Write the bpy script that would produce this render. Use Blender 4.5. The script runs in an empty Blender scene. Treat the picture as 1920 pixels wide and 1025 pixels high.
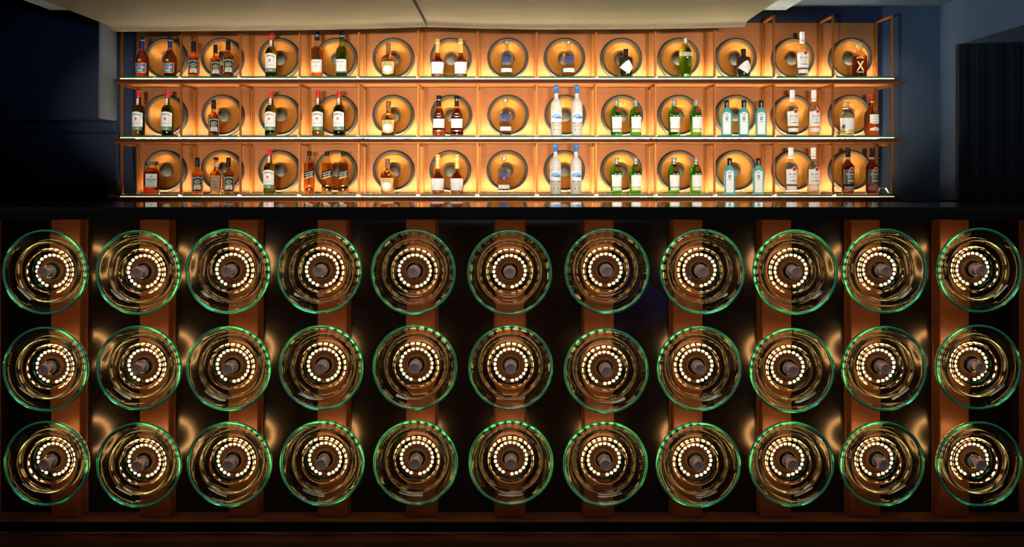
import bpy, bmesh, math, random
from mathutils import Vector, Matrix
random.seed(7)
PI = math.pi
sc = bpy.context.scene
COL = sc.collection

# ------------------------------------------------------------------ camera
F = 1549.0                     # focal length in pixels of the 1920 wide frame
CX, CY = 955.0, 333.0          # vanishing point in the frame
EYE = 1.121
cam = bpy.data.cameras.new('camera'); cam.sensor_width = 36; cam.lens = 36 * F / 1920
cam.shift_x = (960 - CX) / 1920; cam.shift_y = (CY - 512.5) / 1920
cam.clip_end = 60
camo = bpy.data.objects.new('camera', cam); COL.objects.link(camo)
camo.location = (0, 0, EYE); camo.rotation_euler = (PI / 2, 0, 0)
sc.camera = camo

def wx(px, d): return (px - CX) * d / F
def wz(py, d): return EYE + (CY - py) * d / F

# ------------------------------------------------------------------ helpers
def lin(r, g, b):
    f = lambda c: (c / 12.92 if c <= .04045 else ((c + .055) / 1.055) ** 2.4)
    return (f(r / 255), f(g / 255), f(b / 255), 1)

MATS = {}
def mat(name, col, rough=.5, metal=0, trans=0, ior=1.45, emit=None, estr=0, spec=None, coat=0):
    if name in MATS: return MATS[name]
    m = bpy.data.materials.new(name); m.use_nodes = True
    b = m.node_tree.nodes['Principled BSDF']
    b.inputs['Base Color'].default_value = col
    b.inputs['Roughness'].default_value = rough
    b.inputs['Metallic'].default_value = metal
    b.inputs['Transmission Weight'].default_value = trans
    b.inputs['IOR'].default_value = ior
    if spec is not None: b.inputs['Specular IOR Level'].default_value = spec
    if coat: b.inputs['Coat Weight'].default_value = coat; b.inputs['Coat Roughness'].default_value = .1
    if emit:
        b.inputs['Emission Color'].default_value = emit
        b.inputs['Emission Strength'].default_value = estr
    MATS[name] = m
    return m

def noise_mat(name, c1, c2, scale=(5, 5, 5), rough=.5, metal=0, bump=0, detail=4, rr=None):
    m = mat(name, c1, rough, metal)
    nt = m.node_tree; N = nt.nodes; L = nt.links
    tc = N.new('ShaderNodeTexCoord'); mp = N.new('ShaderNodeMapping'); mp.inputs['Scale'].default_value = scale
    nz = N.new('ShaderNodeTexNoise'); nz.inputs['Scale'].default_value = 1; nz.inputs['Detail'].default_value = detail
    rp = N.new('ShaderNodeValToRGB')
    rp.color_ramp.elements[0].position = .3; rp.color_ramp.elements[1].position = .7
    rp.color_ramp.elements[0].color = c1; rp.color_ramp.elements[1].color = c2
    L.new(tc.outputs['Object'], mp.inputs['Vector']); L.new(mp.outputs['Vector'], nz.inputs['Vector'])
    L.new(nz.outputs['Fac'], rp.inputs['Fac'])
    b = N['Principled BSDF']; L.new(rp.outputs['Color'], b.inputs['Base Color'])
    if bump:
        bp = N.new('ShaderNodeBump'); bp.inputs['Strength'].default_value = bump; bp.inputs['Distance'].default_value = .002
        L.new(nz.outputs['Fac'], bp.inputs['Height']); L.new(bp.outputs['Normal'], b.inputs['Normal'])
    if rr:
        mr = N.new('ShaderNodeMapRange'); mr.inputs['To Min'].default_value = rr[0]; mr.inputs['To Max'].default_value = rr[1]
        L.new(nz.outputs['Fac'], mr.inputs['Value']); L.new(mr.outputs['Result'], b.inputs['Roughness'])
    return m

def link(name, me, parent=None, loc=None):
    o = bpy.data.objects.new(name, me); COL.objects.link(o)
    if parent: o.parent = parent
    if loc: o.location = loc
    return o

def empty(name, loc=(0, 0, 0), label=None, cat=None, group=None, rz=0):
    o = bpy.data.objects.new(name, None); COL.objects.link(o); o.location = loc; o.rotation_euler[2] = rz
    o.empty_display_size = .05
    if label: o['label'] = label
    if cat: o['category'] = cat
    if group: o['group'] = group
    return o

def tag(o, label=None, cat=None, group=None, kind=None):
    if label: o['label'] = label
    if cat: o['category'] = cat
    if group: o['group'] = group
    if kind: o['kind'] = kind
    return o

def from_bm(name, bm, mats, parent=None, loc=None, smooth=False, angle=None):
    me = bpy.data.meshes.new(name)
    bmesh.ops.recalc_face_normals(bm, faces=bm.faces[:])
    bm.to_mesh(me); bm.free()
    for m in (mats if isinstance(mats, (list, tuple)) else [mats]): me.materials.append(m)
    if smooth:
        for p in me.polygons: p.use_smooth = True
        if angle:
            me.set_sharp_from_angle(angle=math.radians(angle))
    return link(name, me, parent, loc)

def box(bm, x0, x1, y0, y1, z0, z1, bev=0, mi=0):
    r = bmesh.ops.create_cube(bm, size=1)
    vs = r['verts']
    for v in vs:
        v.co = Vector(((x0 + x1) / 2 + v.co.x * (x1 - x0), (y0 + y1) / 2 + v.co.y * (y1 - y0), (z0 + z1) / 2 + v.co.z * (z1 - z0)))
    fs = set(f for v in vs for f in v.link_faces)
    for f in fs: f.material_index = mi
    if bev:
        es = list(set(e for v in vs for e in v.link_edges))
        r2 = bmesh.ops.bevel(bm, geom=es, offset=bev, segments=2, affect='EDGES', profile=.5)
        for f in r2['faces']: f.material_index = mi

def boxobj(name, b, m, parent=None, bev=0):
    bm = bmesh.new(); box(bm, *b, bev=bev)
    return from_bm(name, bm, m, parent)

def lathe_y(bm, prof, n=64, mi=0, closed=False, cap0=False, cap1=False, flip=False):
    """revolve (r, y) points round the Y axis"""
    rings = []
    for r, y in prof:
        if r < 1e-6:
            rings.append([bm.verts.new((0, y, 0))])
        else:
            rings.append([bm.verts.new((r * math.cos(2 * PI * k / n), y, r * math.sin(2 * PI * k / n))) for k in range(n)])
    pairs = list(zip(rings, rings[1:]))
    if closed: pairs.append((rings[-1], rings[0]))
    for a, b in pairs:
        for k in range(n):
            q = []
            A = [a[k % len(a)], a[(k + 1) % n]] if len(a) > 1 else [a[0]]
            B = [b[(k + 1) % n], b[k]] if len(b) > 1 else [b[0]]
            if len(A) + len(B) < 3: continue
            f = bm.faces.new(A + B); f.material_index = mi
    return rings

def refine(pts, it=1):
    """Chaikin corner cutting that keeps the end points"""
    for _ in range(it):
        out = [pts[0]]
        for a, b in zip(pts, pts[1:]):
            out.append(tuple(a[i] * .75 + b[i] * .25 for i in range(len(a))))
            out.append(tuple(a[i] * .25 + b[i] * .75 for i in range(len(a))))
        out.append(pts[-1]); pts = out
    return pts

# ------------------------------------------------------------------ materials
def brushed(name, c1, c2, rough, metal):
    return noise_mat(name, c1, c2, (2, 2, 260), rough, metal, bump=.05)
M_copper = brushed('brushed_copper', (.25, .090, .028, 1), (.31, .115, .037, 1), .55, .25)
M_copper.node_tree.nodes['Principled BSDF'].inputs['Specular IOR Level'].default_value = .15
M_copperbar = mat('copper_bar', (.24, .078, .013, 1), .42, .5, spec=.2)
M_fascia = mat('dark_bronze', (.060, .016, .006, 1), .6, 0, spec=.12)
M_led = mat('led_warm', (1, .8, .5, 1), emit=(1, .85, .60, 1), estr=225)
M_ledline = mat('led_edge', (1, .9, .7, 1), emit=(1, .80, .52, 1), estr=1.0)
M_bead = mat('led_bead', (1, .9, .7, 1), emit=(1, .47, .15, 1), estr=80)
M_tape = mat('led_tape', (.008, .005, .004, 1), .7, spec=.03)
M_black = mat('black_gloss', (.003, .0028, .0034, 1), .21, 0, spec=.5)
M_counter = mat('black_stone', (.004, .004, .0045, 1), .03, spec=.9)
M_post = noise_mat('brown_steel', (.080, .031, .013, 1), (.105, .041, .017, 1), (40, 40, 40), .42, .3)
M_ledge = noise_mat('worn_brown', (.014, .007, .0045, 1), (.042, .021, .011, 1), (14, 30, 30), .5, .1, rr=(.35, .6))
M_floor = noise_mat('dark_wood', (.012, .0055, .0032, 1), (.028, .0125, .0065, 1), (1.2, 26, 26), .35, 0, bump=.2)
M_navy = noise_mat('navy_paint', (.0035, .009, .030, 1), (.0045, .011, .035, 1), (3, 3, 3), .55)
M_blue = noise_mat('slate_blue_paint', (.036, .058, .092, 1), (.042, .066, .102, 1), (3, 3, 3), .5)
M_slat = mat('black_slat', (.004, .004, .006, 1), .5)
M_canopy = noise_mat('cream_plaster', (.29, .225, .145, 1), (.33, .26, .17, 1), (2, 8, 8), .7)
M_canopy2 = mat('blue_lit_plaster', (.38, .46, .58, 1), .6)  # white plaster with the blue room light put into its colour
M_gap = mat('seam', (.02, .015, .01, 1), .8)
M_cab = mat('dark_cabinet', (.012, .010, .010, 1), .45)
M_rubber = mat('surround', (.026, .024, .019, 1), .6, spec=.2)
M_cone = mat('gold_cone', (.38, .152, .023, 1), .36, .7)
M_dust = mat('dust_cap', (.050, .047, .037, 1), .5, 0, spec=.3)
M_pin = noise_mat('pin_steel', (.26, .20, .23, 1), (.40, .31, .33, 1), (90, 90, 90), .5, .3)
M_cap = mat('cap_iron', (.012, .007, .005, 1), .7, 0, spec=.03)
M_white = mat('paper_white', (.88, .88, .87, 1), .6)
M_cream = mat('paper_cream', (.82, .76, .58, 1), .6)
M_ink = mat('ink_black', (.010, .010, .010, 1), .55, spec=.12)
M_gold = mat('foil_gold', (.80, .55, .14, 1), .35, .15)
M_goldpaper = mat('paper_gold', (.80, .60, .24, 1), .55)
M_silver = mat('foil_silver', (.72, .72, .70, 1), .28, .8)
M_silverpaper = mat('paper_silver', (.50, .51, .50, 1), .45, .1)
M_red = mat('foil_red', (.52, .02, .02, 1), .35)
M_redink = mat('ink_red', (.78, .06, .03, 1), .5)
M_blue_ink = mat('ink_blue', (.015, .07, .46, 1), .5, spec=.2)
M_bluefoil = mat('foil_blue', (.01, .025, .12, 1), .4)
M_bluering = mat('ink_deep_blue', (.015, .085, .19, 1), .5, spec=.15)
M_bluelabel = mat('paper_blue', (.05, .12, .36, 1), .5)
M_capblue = mat('cap_blue', (.01, .17, .60, 1), .4)
M_blackcap = mat('cap_black', (.010, .010, .011, 1), .38, spec=.2)
M_greenpaper = mat('paper_green', (.10, .28, .20, 1), .5)
M_brownink = mat('ink_brown', (.22, .09, .04, 1), .5)
M_grey = mat('paper_grey', (.30, .29, .26, 1), .5)
M_tan = mat('paper_tan', (.36, .19, .10, 1), .55)
M_cork = mat('cork_wood', (.62, .40, .16, 1), .55)
M_lightblue = mat('ink_lightblue', (.22, .48, .78, 1), .5)

def glassm(name, col, ior=1.36, rough=.02, clear=.25):
    # bottle glass: part of the light passes straight through the thin wall, the rest is bent by the contents
    m = mat(name, col, rough, 0, 1.0, ior)
    nt = m.node_tree; N = nt.nodes; L = nt.links
    tr = N.new('ShaderNodeBsdfTransparent'); tr.inputs['Color'].default_value = col
    mx = N.new('ShaderNodeMixShader'); mx.inputs['Fac'].default_value = clear
    L.new(N['Principled BSDF'].outputs['BSDF'], mx.inputs[1]); L.new(tr.outputs['BSDF'], mx.inputs[2])
    L.new(mx.outputs['Shader'], N['Material Output'].inputs['Surface'])
    return m
G_clear = glassm('glass_clear', (.98, .98, .97, 1), 1.28, clear=.45)
G_neck = glassm('glass_empty', (.93, .93, .90, 1), 1.12, clear=.6)
G_olive = glassm('glass_olive', (.20, .22, .035, 1), 1.33)
G_olived = glassm('glass_olive_neck', (.34, .38, .07, 1), 1.2)
G_amber = glassm('liquid_amber', (.95, .50, .15, 1), 1.33)
G_bourbon = glassm('liquid_bourbon', (.85, .38, .10, 1), 1.33)
G_cognac = glassm('liquid_cognac', (.58, .165, .055, 1), 1.33)
G_darkrum = glassm('liquid_dark_rum', (.40, .085, .04, 1), 1.33)
G_green = glassm('glass_green', (.15, .75, .09, 1), 1.33)
M_darkred = mat('foil_dark_red', (.16, .005, .012, 1), .35)
G_lime = glassm('glass_lime', (.30, .82, .08, 1), 1.33)
G_aqua = mat('glass_aqua', (.16, .74, .86, 1), .05, 0, .5, 1.33)
G_black = mat('glass_black', (.022, .014, .008, 1), .06, spec=.7)
G_frost = mat('glass_frosted', (.98, .95, .88, 1), .38, 0, .4, 1.3)
G_gold = glassm('liquid_gold', (.97, .80, .48, 1), 1.25, clear=.55)
G_shelf = glassm('glass_shelf', (.55, .92, .72, 1), 1.45)
M_gedge = mat('glass_shelf_edge', (.004, .085, .035, 1), .45, 0, 0, 1.45, spec=.15)

G_ins = mat('insulator_glass', (.97, 1, .985, 1), 0.0, 0, 1.0, 1.48)
nt = G_ins.node_tree
va = nt.nodes.new('ShaderNodeVolumeAbsorption'); va.inputs['Color'].default_value = (.22, .93, .62, 1); va.inputs['Density'].default_value = 8
nt.links.new(va.outputs['Volume'], nt.nodes['Material Output'].inputs['Volume'])

M_rim = mat('insulator_rim', (.09, .78, .54, 1), .06, 0, .68, 1.48)
# ------------------------------------------------------------------ room shell
YW = 5.87      # back wall
def struct(name, b, m, label=None, bev=0):
    o = boxobj(name, b, m, bev=bev); o['kind'] = 'structure'
    if label: o['label'] = label
    return o
struct('floor', (-3.9, 3.9, -1.5, 6.0, -.06, 0), M_floor, 'dark wooden floor in front of the bar')
struct('wall_back', (-3.9, 3.9, YW, YW + .1, 0, 2.7), M_navy, 'navy painted back wall behind the bottle shelves')
struct('wall_left', (-4.0, -3.9, -1.5, 6.0, 0, 2.7), M_navy)
struct('wall_right', (3.9, 4.0, -1.5, 6.0, 0, 2.7), M_navy)
struct('ceiling', (-3.9, 3.9, 2.2, 6.0, EYE + 1.215, EYE + 1.3), M_blue, 'ceiling in shadow above the stepped canopy')
# right hand: lighter wall strip, pier with slats, soffit beam
struct('wall_right_of_shelves', (wx(1655, 5.86), 3.06, YW - .012, YW, 0, EYE + 1.215), noise_mat('deep_blue_paint', (.023, .037, .060, 1), (.027, .042, .067, 1), (3, 3, 3), .5), 'slate blue wall strip to the right of the shelves')
PX = 3.053
struct('wall_pier', (PX, 3.9, 5.635, YW, 0, EYE + 1.215), M_blue, 'blue pier at the right edge')
ZS = wz(84, 5.635)
struct('trim_1', (PX, 3.9, 2.6, 5.635, ZS, EYE + 1.215), M_blue, 'blue soffit beam running along the right side')
sl = bmesh.new()
for k in range(5):
    x0 = wx(1795 + k * 33, 5.61)
    box(sl, x0, x0 + .062, 5.595, 5.635, 0.0, ZS, bev=.002)
    box(sl, x0 + .062, x0 + .12, 5.622, 5.635, 0.0, ZS)
o = from_bm('slatted_wall_panel', sl, M_slat); tag(o, 'black vertical slat panel under the soffit at the right edge', 'wall panel', kind='structure')
# left hand: boxed panels on the wall
XP = wx(185, 5.62)
struct('trim_2', (-3.9, XP, 5.62, YW, wz(222, 5.62), EYE + 1.215), M_navy, 'navy boxed-out wall panel at the upper left', .004)
struct('trim_3', (-3.9, wx(222, 5.83), 5.82, YW, wz(349, 5.83), wz(250, 5.83)), M_navy, 'lower navy wall panel on the left', .006)
struct('trim_4', (-3.9, wx(216, 5.85), 5.85, YW, wz(248, 5.85), wz(228, 5.85)), M_navy, 'narrow navy moulding between the left wall panels', .004)

struct('trim_5', (XP, XP + .004, 5.622, YW, wz(222, 5.62), EYE + 1.215), mat('lit_edge_tone', (.08, .095, .115, 1), .5), 'side edge of the boxed-out panel, shelf light painted into its colour')  # paler than the navy front: the glow falling here is in the colour

# canopy: two tiers
def canopy():
    root = empty('ceiling_canopy', (0, 5.2, EYE + .94), 'cream curved canopy hanging over the shelves with one dark seam', 'canopy')
    d = 5.2
    def panel(pts, name):
        bm = bmesh.new()
        prev = None
        # cross-section along depth: top back, lip, underside running towards the room
        for px, py in pts:
            x = wx(px, d); z = (CY - py) * d / F          # lip bottom at the far edge, relative to the eye
            sec = [(d + .03, z + .10), (d + .03, z + .004), (d + .02, z), (d, z), (d - .012, z + .003), (d - .022, z + .010), (d - .030, z + .018), (d - .05, z + .024), (d - .10, z + .026), (d - 2.6, z + .030), (d - 2.6, z + .10)]
            ring = [bm.verts.new((x, y - 5.2, zz - .94)) for y, zz in sec]
            if prev:
                n = len(ring)
                for k in range(n):
                    bm.faces.new((prev[k], prev[(k + 1) % n], ring[(k + 1) % n], ring[k]))
            else: bm.faces.new(ring)
            prev = ring
        bm.faces.new(prev[::-1])
        return from_bm(name, bm, M_canopy, root, smooth=True, angle=35)
    # the front edges of the two panels run in a shallow arch
    panel([(212, 58.5), (300, 58), (400, 57.2), (500, 56.4), (600, 55.2), (700, 52.8), (798.5, 49.8)], 'canopy_panel')
    panel([(800.5, 49.5), (850, 51), (920, 52.8), (1000, 54), (1100, 54.2), (1200, 53.6), (1300, 52.4), (1397, 49.5)], 'canopy_panel')
    b = boxobj('seam', (wx(798.5, d), wx(800.5, d), -2.55, .0, (CY - 49) * d / F - .94 + .006, (CY - 49) * d / F - .94 + .09), M_gap, root)
    z = 1.024 - .94
    boxobj('upper_tier', (wx(94, d), wx(1474, d), -2.6, .0, z + .03, z + .16), M_canopy2, root, .004)
    return root
canopy()

# back counter / cabinets
SY = 5.58          # front plane of the shelving
SX = -.015         # its middle
PITCH = .401
ZT = [EYE + .684, EYE + .285, EYE - .112]
ZB = .052
bx0, bx1 = SX - 6.5 * PITCH - .06, SX + 6.5 * PITCH + .06
bc = empty('back_bar_cabinet', (0, 5.6, 0), 'low dark cabinet under the bottle shelves', 'cabinet')
boxobj('cabinet_body', (bx0, bx1, -.08, .25, 0.0, ZT[2] - ZB - .001), M_cab, bc, .003)
sc2 = empty('side_cabinet', (-3.2, 5.6, 0), 'dark low cabinet against the wall, left of the shelves', 'cabinet')
boxobj('cabinet_body', (-3.9 + 3.2 + .005, bx0 - .012 + 3.2, -.06, .22, 0, wz(347, 5.6)), mat('matt_black_cabinet', (.006, .004, .003, 1), .9, spec=.02), sc2, .004)
sc3 = empty('side_cabinet', (2.85, 5.6, 0), 'dark low cabinet between shelves and slatted pier on the right', 'cabinet')
boxobj('cabinet_body', (bx1 + .01 - 2.85, 3.04 - 2.85, -.02, .25, 0, EYE - .15), M_cab, sc3, .004)

# ------------------------------------------------------------------ shelving (three joined units)
def frame_bm(bm, x, z0, z1, y0, y1, t=.014):
    h = t / 2
    box(bm, x - h, x + h, y0, y0 + t, z0, z1, bev=.001)
    box(bm, x - h, x + h, y1 - t, y1, z0, z1, bev=.001)
    box(bm, x - h, x + h, y0 + t, y1 - t, z1 - t, z1, bev=.001)

ORD = ['first', 'second', 'third', 'fourth', 'fifth', 'sixth', 'seventh', 'eighth', 'ninth', 'tenth', 'eleventh', 'twelfth', 'thirteenth']
ROWN = ['top', 'middle', 'bottom']
def div_x(i): return SX + (i - 6.5) * PITCH
YP = 5.85     # back panel face
sections = [(0, 4, 'left hand unit of the lit copper bottle shelving, four bays wide'),
            (4, 9, 'middle unit of the lit copper bottle shelving, five bays wide'),
            (9, 13, 'right hand unit of the lit copper bottle shelving, four bays wide')]
M_ledl = mat('led_warm_dim', (1, .8, .5, 1), emit=(1, .83, .58, 1), estr=150)
for si, (b0, b1, lab) in enumerate(sections):
    root = empty('bottle_shelf', (div_x((b0 + b1) / 2), SY, 0), lab, 'shelving', 'copper shelving units behind the bar')
    ox, oy = root.location.x, root.location.y
    L = lambda *b: (b[0] - ox, b[1] - ox, b[2] - oy, b[3] - oy, b[4], b[5])
    xl = div_x(b0) + (.0085 if b0 else -.042); xr = div_x(b1) + (.0075 if b1 < 13 else .042)
    ztop = EYE + 1.10
    for bay in range(b0, b1):
        boxobj('back_panel', L(div_x(bay) + .0015, div_x(bay + 1) - .0015, YP, YP + .016, ZT[2] - .02, EYE + 1.095), M_copper, root)
    for i in range(b0, b1 + 1):
        if i == b0 and b0 > 0: continue
        bm = bmesh.new()
        x = div_x(i) - ox
        box(bm, x - .016, x + (.0075 if i == b1 and b1 < 13 else .016), YP - .008 - oy, YP - .0005 - oy, ZT[2], EYE + 1.095, bev=.0015)
        from_bm('joint_strip', bm, M_copperbar, root)
        for r in range(3):
            zt = ZT[r]
            z1 = ztop if r == 0 else ZT[r - 1] - ZB - .0005
            bm = bmesh.new(); frame_bm(bm, x, zt - .008, z1, .004, YP - .009 - oy)
            from_bm('divider_frame', bm, M_copperbar, root)
    for r in range(3):
        zt = ZT[r]
        bm = bmesh.new()
        box(bm, xl - ox, xr - ox, .002, YP - oy - .001, zt - ZB + .006, zt - .020, bev=.001, mi=0)
        bo = from_bm('shelf_board', bm, M_copper, root)
        boxobj('fascia', L(xl, xr, SY - .006, SY + .0015, zt - ZB + .008, zt - .0205), M_fascia, bo, .001)
        boxobj('edge_trim', L(xl, xr, SY - .006, SY + .010, zt - ZB, zt - ZB + .0065), M_copperbar, bo, .001)
        a0, a1 = div_x(b0) + (.006 if b0 else -.01), div_x(b1) + (0 if b1 < 13 else .01)
        boxobj('led_edge_strip', L(a0 + .004, a1 - .004, SY - .004, SY + .004, zt - .0178, zt - .0122), M_ledline, root)
        for bay in range(b0, b1):
            p0 = div_x(bay) + .011 - (.016 if bay == 0 else 0); p1 = div_x(bay + 1) - .011 + (.016 if bay == 12 else 0)
            bm = bmesh.new()
            box(bm, p0 - ox, p1 - ox, -.006, .179, zt - .012, zt)
            for f in bm.faces:
                if f.normal.y < -.5: f.material_index = 1
            bm.normal_update()
            for f in bm.faces: f.material_index = 1 if f.calc_center_median().y < 0 else 0
            from_bm('glass_shelf', bm, [G_shelf, M_gedge], root)
        a0, a1 = div_x(b0) + .012, div_x(b1) - .012
        st = boxobj('led_strip', L(a0, a1, SY + .186, SY + .198, zt - .0195, zt - .006), M_ledl if si == 0 else M_led, root)
        for xe in (a0 - .003, a1 + .0005):
            boxobj('strip_light_stop', L(xe, xe + .0025, SY + .184, SY + .2, zt - .0195, zt - .001), M_fascia, root)  # added unseen block, keeps strip light from leaking past the end
        boxobj('strip_lip', L(a0, a1, SY + .209, SY + .2115, zt - .0195, zt - .0025), M_fascia, root)

# ------------------------------------------------------------------ loudspeaker cones
FRONT = {}
def make_speaker_meshes():
    out = {}
    bm = bmesh.new()     # rubber surround: y towards the wall is positive
    prof = [(.1455, .0572), (.1455, .006), (.143, .001), (.138, -.001), (.133, .001), (.130, .006), (.127, .010), (.1235, .012), (.1225, .016), (.1225, .0572)]
    lathe_y(bm, prof, 72, closed=True)
    out['surround'] = (bm, M_rubber)
    bm = bmesh.new()
    prof = [(.1225, .013)]
    n = 9
    for k in range(60):
        t = (k + 1) / 60
        r = .1225 + (.040 - .1225) * t
        y = .013 + .040 * t
        if .12 < t < .93: y += -.00045 * math.sin((t - .12) / .81 * n * 2 * PI)
        prof.append((r, y))
    prof += [(.038, .0555), (.1215, .0555)]
    lathe_y(bm, prof, 72, closed=True)
    out['cone'] = (bm, M_cone)
    bm = bmesh.new()
    prof = [(.0, .0280)] + [(.043 * math.sin(a), .0280 + .020 * (1 - math.cos(a))) for a in [PI / 2 * k / 10 for k in range(1, 11)]] + [(.043, .0545), (0, .0545)]
    lathe_y(bm, prof, 48)
    out['dust_cap'] = (bm, M_dust)
    me = {}
    for k, (bm, m) in out.items():
        o = from_bm(k, bm, m, smooth=True, angle=50); me[k] = o.data; bpy.data.objects.remove(o)
    return me
SPK = make_speaker_meshes()
BEHIND = {}
def speakers():
    for r in range(3):
        for b in range(13):
            z = ZT[r] + (.153 if r < 2 else .161)
            jx = (random.random() - .5) * .008
            x = (b - 6) * .4012 - .011 + jx
            fr = BEHIND.get((r, b), '')
            lab = 'gold loudspeaker cone, %s shelf, %s bay from left' % (ROWN[r], ORD[b]) + (', behind ' + fr if fr and len(fr.split()) < 7 else '')
            root = empty('wall_mounted_speaker', (x, YP - .058, z), lab, 'loudspeaker', 'gold loudspeaker cones behind the bottles')
            for k in ('surround', 'cone', 'dust_cap'): link(k, SPK[k], root)

# ------------------------------------------------------------------ bar
BY = 2.5
bar = empty('bar_counter', (0, 2.9, 0), 'long black bar counter with brown steel posts on its front', 'bar')
def B(*b): return (b[0], b[1], b[2] - 2.9, b[3] - 2.9, b[4], b[5])
ZC = EYE - .0888
XB = 2.0
boxobj('counter_top', B(-XB, XB, BY, 3.0, ZC - .039, ZC), M_counter, bar, .0025)
boxobj('front_panel', B(-XB + .01, XB - .01, 2.668, 2.70, EYE - 1.079, ZC - .039), M_black, bar)
boxobj('body', B(-XB + .01, XB - .01, 2.701, 2.98, 0, ZC - .0395), M_cab, bar)
boxobj('ledge', B(-XB, XB, 2.597, 2.6999, EYE - 1.085, EYE - 1.079), M_ledge, bar, .002)
boxobj('kick_board', B(-XB, XB, 2.604, 2.70, 0.006, EYE - 1.0853), M_black, bar)
boxobj('foot_lip', B(-XB, XB, 2.592, 2.70, 0, .0058), M_ledge, bar, .001)
PP = .2825
for i in range(-6, 7):
    x = i * PP + .002
    bm = bmesh.new()
    box(bm, x - .0465, x + .0465, 2.625 - 2.9, 2.6675 - 2.9, EYE - 1.0785, ZC - .0395, bev=.003)
    box(bm, x - .052, x + .052, 2.6605 - 2.9, 2.6678 - 2.9, EYE - 1.0785, ZC - .0395, bev=.001)
    from_bm('post', bm, M_post, bar)

# ------------------------------------------------------------------ glass insulator lamps
def insulator_meshes():
    me = {}
    # axis: -Y is towards the room; y = 0 at the post front
    outer = [(.020, -.088), (.050, -.088), (.055, -.085), (.062, -.0785), (.072, -.0775), (.084, -.080), (.102, -.088), (.118, -.099), (.1265, -.111), (.1285, -.119)]
    rim = [(.1285, -.1225), (.1240, -.1232), (.1212, -.1225)]
    inner = [(.1185, -.118), (.1120, -.107), (.1030, -.0985), (.0975, -.0965), (.0955, -.100), (.0945, -.1175), (.0925, -.1200), (.0900, -.1180), (.0885, -.100), (.0860, -.0935), (.0760, -.0890), (.0715, -.0890), (.0700, -.092), (.0690, -.1090), (.0670, -.1115), (.0645, -.1095), (.0630, -.1000), (.0590, -.0985), (.0480, -.0980), (.0380, -.0980), (.0200, -.0980)]
    prof = refine(outer + rim + inner, 1)
    bm = bmesh.new(); lathe_y(bm, prof, 96, closed=True)
    o = from_bm('glass_disc', bm, G_ins, smooth=True); me['glass_disc'] = o.data; bpy.data.objects.remove(o)
    bm = bmesh.new()
    lathe_y(bm, refine([(.1214, -.1236), (.1286, -.1236), (.1290, -.1262), (.1268, -.1292), (.1236, -.1294), (.1210, -.1268), (.1214, -.1236)], 1)[:-1], 96, closed=True)
    o = from_bm('rim', bm, M_rim, smooth=True); me['rim'] = o.data; bpy.data.objects.remove(o)
    bm = bmesh.new()
    lathe_y(bm, [(0, 0), (.036, 0), (.036, -.012), (.030, -.020), (.030, -.080), (.026, -.0872), (0, -.0872)], 40)
    o = from_bm('iron_cap', bm, M_cap, smooth=True, angle=40); me['iron_cap'] = o.data; bpy.data.objects.remove(o)
    bm = bmesh.new()
    lathe_y(bm, [(0, -.0985), (.0190, -.0985), (.0185, -.1005), (.0140, -.1015), (.0125, -.1035), (.0105, -.1060), (.0092, -.115), (.0105, -.121), (.0165, -.126), (.0172, -.129), (.0172, -.138), (.0160, -.1405), (.013, -.1412), (.012, -.1400), (.004, -.1400), (0, -.1396)], 40)
    o = from_bm('pin', bm, M_pin, smooth=True, angle=40); me['pin'] = o.data; bpy.data.objects.remove(o)
    bm = bmesh.new()
    lathe_y(bm, [(.0460, -.064), (.0460, -.0735), (.0452, -.0735), (.0452, -.064)], 64, closed=True, mi=0)
    lathe_y(bm, [(.0301, -.066), (.0452, -.066), (.0452, -.069), (.0301, -.069)], 48, closed=True, mi=0)
    n = 22
    for k in range(n):
        a = 2 * PI * k / n + PI / n - PI / 2
        if k == n - 1: continue            # the strip ends leave a gap at the bottom
        mtx = Matrix.Translation((.0500 * math.cos(a), -.0785, .0500 * math.sin(a))) @ Matrix.Diagonal((1.15, .8, 1.15, 1))
        rr = bmesh.ops.create_icosphere(bm, subdivisions=2, radius=.0043, matrix=mtx)
        for v in rr['verts']:
            for f in v.link_faces: f.material_index = 1
    o = from_bm('led_strip', bm, [M_tape, M_bead], smooth=True, angle=60); me['led_strip'] = o.data; bpy.data.objects.remove(o)
    return me
INS = insulator_meshes()
RIMS = [[(84.5, 510), (259, 511), (427.5, 508.5), (598.5, 508.5), (775, 510), (955.5, 511), (1138, 508), (1317, 509), (1491, 510), (1659, 508), (1837, 506.5)],
        [(85, 692), (260, 690), (428.5, 690.5), (602, 689), (778, 688.5), (957.5, 689), (1136.5, 695), (1311, 690.5), (1485, 694), (1658, 690.5), (1834.5, 688)],
        [(87, 868.5), (260, 871.5), (430, 870), (604, 868), (779, 867), (958, 867), (1135, 869), (1309, 871), (1484, 869.5), (1654, 869), (1836, 869.5)]]
for r, row in enumerate(RIMS):
    for c, (px, py) in enumerate(row):
        x, z = wx(px, 2.5), wz(py, 2.5)
        place = 'sixth from either end' if c == 5 else ('leftmost' if c == 0 else 'rightmost' if c == 10 else '%s from the left' % ORD[c] if c < 5 else '%s from the right' % ORD[10 - c])
        root = empty('glass_insulator_sconce', (x, 2.6245, z), 'green glass insulator lamp on the bar front, %s row, %s' % (ROWN[r], place), 'lamp', 'glass insulator lamps on the bar front')
        spin = (random.random() - .5) * .25
        for k in ('glass_disc', 'rim', 'iron_cap', 'pin', 'led_strip'):
            p = link(k, INS[k], root)
            if k == 'led_strip': p.rotation_euler[1] = spin

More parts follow.
